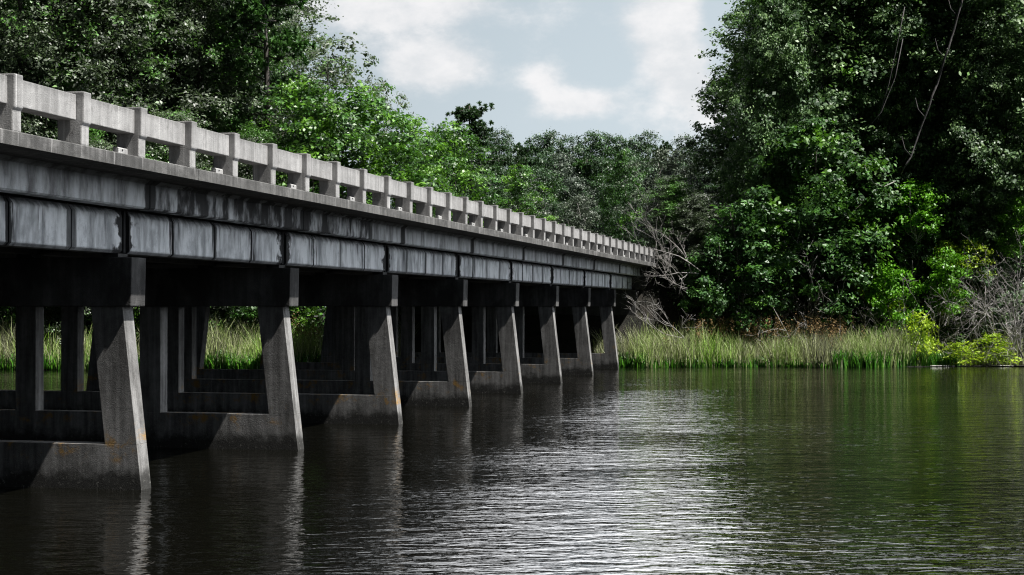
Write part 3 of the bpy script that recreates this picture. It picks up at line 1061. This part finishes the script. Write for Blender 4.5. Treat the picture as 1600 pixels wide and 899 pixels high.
bare('dead_branch', 5, 1092, 87.5, 5.0, [(-1, 0, .75), (-1, -.1, .25), (-.5, .2, 1.1)], 3.6, .034, 3, M_TWIG,
     'bleached bare branches leaning over the end of the parapet', 'dead branch', .5, .03)
bare('dead_branch', 6, 1070, 85.0, 1.5, [(-1, -.1, .35), (-1, .1, .6), (-.8, 0, .9)], 2.8, .03, 3, M_TWIG,
     'bleached fallen branches fanning out in the dark under the bridge end', 'dead branch', .45, .03)
bare('twig_thicket', 7, 1570, 88.0, .6, [(a, .1 * a, 1) for a in (-1.1, -.7, -.4, -.1, .2, .5, .8, 1.1)] + [(-.6, -.2, 1.6), (.4, -.1, 1.7)], 4.4, .07, 3, M_TWIG,
     'tangled grey leafless thicket at the right edge of the bank', 'thicket', .75, .02, (3, 4))
bare('twig_thicket', 8, 1455, 87.2, .4, [(a, 0, 1) for a in (-.8, -.3, 0, .3, .8)], 2.8, .04, 3, M_TWIG,
     'grey leafless thicket between the lime bushes behind the reeds', 'thicket', .7, .02, (3, 4))
bare('twig_thicket', 9, 1370, 87.6, .4, [(a, 0, .8) for a in (-1.2, -.5, 0, .5, 1.1)], 2.5, .035, 3, M_TWIG,
     'low grey twig thicket behind the middle right of the reed bed', 'thicket', .7, .02, (3, 4))
bare('twig_thicket', 10, 1270, 88.0, .4, [(a, 0, 1.2) for a in (-.8, -.2, .1, .6)], 3.2, .03, 3, M_TWIG,
     'sparse grey twigs in the dark gap under the rounded green tree', 'thicket', .6, .03, (2, 4))
bare('twig_thicket', 14, 1430, 89.2, 3.4, [(a, 0, .8) for a in (-1, -.4, .3, .9)], 3.0, .035, 3, M_TWIG,
     'grey bare tangle high under the yellow vine crown', 'thicket', .75, .0, (3, 4))
bare('twig_thicket', 21, 1510, 89.0, .6, [(a, 0, 1) for a in (-.9, -.5, -.2, .2, .5, .9)], 3.6, .04, 3, M_TWIG,
     'grey leafless thicket under the hanging yellow vine clump', 'thicket', .75, .02, (3, 4))
bare('twig_thicket', 22, 1195, 87.0, 1.2, [(a, 0, .7) for a in (-1.2, -.5, .3, 1.0)], 2.0, .022, 3, M_TWIG,
     'faint grey twigs over the reeds right of the bridge end', 'thicket', .7, .03, (2, 4))
bare('twig_thicket', 23, 1590, 86.6, .5, [(a, -.1, 1) for a in (-1.2, -.8, -.3, .1, .5)], 4.2, .045, 3, M_TWIG,
     'front mass of tangled grey twigs against the right edge, above the yellow shrubs', 'thicket', .8, .01, (3, 5))
bare('twig_thicket', 24, 1065, 87.0, 4.2, [(-1, 0, .5), (-1, 0, .1), (-.7, 0, 1.0), (-.2, 0, 1.0)], 2.6, .022, 3, M_TWIG,
     'fine spray of grey twigs round the end of the parapet', 'thicket', .6, .03, (3, 4))
bare('bare_sapling', 15, 1245, 86.8, .4, [(-.28, 0, 1)], 5.0, .04, 1, M_DEAD,
     'thin pale bare sapling leaning left in the dark gap behind the reeds', 'sapling', .5, .02, (1, 2))
bare('bare_sapling', 16, 1310, 87.4, .4, [(.02, 0, 1)], 5.6, .04, 2, M_DEAD,
     'upright pale bare sapling under the rounded green tree', 'sapling', .5, .02, (1, 3))
bare('bare_sapling', 17, 1055, 96, 3.5, [(-.5, 0, 1), (.3, 0, 1), (0, 0, 1.2)], 4.4, .05, 2, M_DEAD,
     'pale leafless sapling rising behind the end of the parapet', 'sapling', .5, .02, (2, 4))

# leaning stem and hanging vines in front of the right wood
q_ = MB()
pts = []
for (px, py) in [(1408, 272), (1425, 245), (1440, 200), (1458, 150), (1478, 90), (1492, 45), (1508, -15), (1520, -90)]:
    x, y = at(px, 88.0)
    pts.append((x, y, EYE + (479 - py) / 2500 * 88.0))
P_ = []
for i_ in range(len(pts) - 1):
    for t_ in (0, .33, .66):
        a_, b_ = Vector(pts[i_]), Vector(pts[i_ + 1])
        P_.append(tuple(a_.lerp(b_, t_) + Vector((random.Random(i_ * 7 + t_).uniform(-.04, .04), random.Random(i_ + t_).uniform(-.2, .2), 0))))
q_.tube(P_, [.03 + .03 * math.sin(3.0 * i_ / len(P_)) + random.Random(i_).uniform(-.01, .012) for i_ in range(len(P_))], 8)
for i_ in (3, 7, 12, 16):
    p_ = Vector(P_[i_])
    q_.tube([p_, p_ + Vector((-.35, .1, .45)), p_ + Vector((-.5, .1, 1.1))], [.03, .022, .01], 5)
tag(link('leaning_vine_stem', q_.mesh('leaning_vine_stem', M_VINE, True)), 'long grey stem leaning to the right across the dark crowns of the right wood', 'vine')
q_ = MB()
for seq in ([(1372, 190), (1390, 130), (1405, 60), (1415, 10)], [(1352, 205), (1378, 175), (1400, 120), (1412, 60)]):
    q_.tube([(*at(px, 88.3), EYE + (479 - py) / 2500 * 88.3) for px, py in seq], [.025] * 4, 5)
tag(link('hanging_vine', q_.mesh('hanging_vine', M_VINE, True)), 'two thin hanging vines left of the long leaning stem', 'vine')
q_ = MB()
q_.tube([(*at(px, 87.6), EYE + (479 - py) / 2500 * 87.6) for px, py in [(1352, 258), (1356, 275), (1366, 287), (1382, 292), (1398, 284)]], [.03, .035, .035, .03, .02], 5)
tag(link('hooked_branch', q_.mesh('hooked_branch', M_DEAD, True)), 'pale hooked branch end beside the foot of the leaning stem', 'branch')


# reed bed, water plants, seed heads (nobody could count them)
def blades(rs, base, height, width, lean, seg=3):
    n_ = len(base)
    a = rs.uniform(0, 2 * math.pi, n_)
    ld = np.stack([np.cos(a), np.sin(a), np.zeros(n_)], 1) * (lean * rs.uniform(.1, 1, n_))[:, None]
    fa = rs.uniform(0, math.pi, n_)
    wv = np.stack([np.cos(fa), np.sin(fa), np.zeros(n_)], 1) * (width * .5)
    P = []
    prev = None
    for i in range(seg + 1):
        t = i / seg
        c = base + np.array([0, 0, 1]) * (height * t)[:, None] * 1.0 + ld * (t ** 2 * height)[:, None]
        c[:, 2] -= (lean * height * t ** 3 * .35)
        wd = wv * (1 - t * .92)
        cur = (c - wd, c + wd)
        if prev is not None:
            P.append(np.stack([prev[0], prev[1], cur[1], cur[0]], 1))
        prev = cur
    return np.concatenate(P)


def scatter(rs, n_, px0, px1, d0, d1, power=1.0):
    out_ = []
    while len(out_) < n_:
        px = rs.uniform(px0, px1)
        u = (px - 800) / 2500 * 84
        Z = shore(u) + d0 - .45 * abs(math.sin(px * .045) * math.sin(px * .017 + 1)) + (d1 - d0) * rs.uniform() ** power
        x, y = at(px, Z)
        if ground_z(x, y) > 1.1 or (12.5 < -x < 26 and y > 85):
            continue
        out_.append((x, y, max(-.05, ground_z(x, y))))
    return np.array(out_)


def stuff(name, P, rn, mat, label):
    return tag(link(name, quads(name, P, rn, mat)), label, None, None, 'stuff')


rs = np.random.RandomState(77)
Ps, Rs = [], []
for (a, b_, cnt, hh_) in [(925, 1450, 14000, 1.62), (1560, 1750, 2500, 1.7), (-60, 640, 11000, 1.9), (1450, 1560, 700, 1.0)]:
    base = scatter(rs, cnt, a, b_, -.2, 4.5, 1.0)
    w_ = np.array([math.sin(x * .9) * math.sin(x * .37 + 1) + .8 * math.sin(x * 3.1 + y_ * 2.3) + .6 * math.sin(x * 6.7 - y_ * 1.3) for x, y_ in base[:, :2]]) * .20
    tn = np.clip(rs.uniform(size=cnt) * .8 + np.array([math.sin(x * 1.7 + 2) * .5 + math.sin(x * .6) * .5 for x in base[:, 0]]) * .3, 0, 1)
    P = blades(rs, base, hh_ * (1 + w_) * rs.uniform(.4, 1.2, cnt), .055, .42)
    Ps.append(P)
    Rs.append(np.tile(tn, 3))
stuff('reeds', np.concatenate(Ps), np.concatenate(Rs), L_REED, 'bed of tall pale green reeds along the far bank')
Ps, Rs = [], []
for (a, b_, cnt, hh_) in [(932, 1010, 700, .85), (1010, 1200, 900, .6), (1300, 1390, 800, 1.0), (1400, 1500, 500, .9), (300, 520, 1500, 1.0), (-40, 290, 1200, .9), (1200, 1300, 300, .5)]:
    base = scatter(rs, cnt, a, b_, -.25, .7)
    P = blades(rs, base, hh_ * rs.uniform(.5, 1.15, cnt), .11, .45)
    Ps.append(P)
    Rs.append(np.tile(rs.uniform(size=cnt), 3))
stuff('water_plants', np.concatenate(Ps), np.concatenate(Rs), L_WATERP, 'bright green broad leaved plants at the water line')
C = []
for _ in range(230):
    px = rs.choice([rs.uniform(1085, 1320), rs.uniform(1040, 1360), rs.uniform(440, 500)], p=[.72, .16, .12])
    u = (px - 800) / 2500 * 84
    x, y = at(px, shore(u) + rs.uniform(.6, 3.4))
    z = max(0, ground_z(x, y)) + rs.uniform(1.3, 2.1)
    m_ = 26
    C.append(np.array([x, y, z]) + rs.normal(size=(m_, 3)) * np.array([.07, .07, .26]))
C = np.concatenate(C)
stuff('seed_heads', leaf_polys(rs, C, rs.normal(size=C.shape), .08, .5), rs.uniform(size=len(C)), L_SEED, 'feathery brown seed heads standing over the reeds')
# low undergrowth between reeds and trees
C, Nn = [], []
for _ in range(1500):
    px = rs.uniform(-100, 1750)
    u = (px - 800) / 2500 * 84
    x, y = at(px, shore(u) + rs.uniform(6.5, 13))
    if 11.5 < -x < 26.5 and y > 83:
        continue
    z = max(0, ground_z(x, y))
    m_ = 45
    C.append(np.array([x, y, z + rs.uniform(.2, 1.6)]) + rs.normal(size=(m_, 3)) * np.array([.55, .55, .35]))
C = np.concatenate(C)
stuff('undergrowth', leaf_polys(rs, C, rs.normal(size=C.shape) + np.array([0, 0, .8]), .2, .6), rs.uniform(size=len(C)) * .9, L_GREY, 'dark leafy undergrowth between the reeds and the trees')
# embankment ivy beside the abutment
C = []
for _ in range(900):
    x, y = rs.uniform(-12.5, -4), rs.uniform(91, 103)
    z = ground_z(x, y)
    C.append(np.array([x, y, z + rs.uniform(.1, .9)]) + rs.normal(size=(40, 3)) * np.array([.45, .45, .3]))
C = np.concatenate(C)
stuff('ground_cover', leaf_polys(rs, C, rs.normal(size=C.shape) + np.array([.4, -.3, .8]), .17, .6), rs.uniform(size=len(C)) * .9, L_GREY, 'dark ground cover on the road embankment beside the bridge end')


# driftwood along the water line
def drift(px, Zo, L, r, mat, label):
    rs_ = np.random.RandomState(int(px))
    u = (px - 800) / 2500 * 84
    x, y = at(px, shore(u) - Zo)
    q2 = MB()
    h_ = L / 2
    q2.tube([(-h_ * RT[0], -h_ * RT[1], 0), (-h_ * .4 * RT[0], -h_ * .4 * RT[1] + .04, .012), (h_ * .3 * RT[0], h_ * .3 * RT[1] - .03, .016), (h_ * RT[0], h_ * RT[1], 0)],
            [r * .5, r, r * .9, r * .4], 7)
    ob = link('driftwood', q2.mesh('driftwood', mat, True), None, (x, y, -.004))
    tag(ob, label, 'driftwood')


drift(1462, .4, 2.2, .035, M_DEAD, 'pale floating log between the reeds and the yellow shrubs')
drift(1560, .4, 1.6, .03, M_DEAD, 'pale floating log in front of the yellow shrubs')
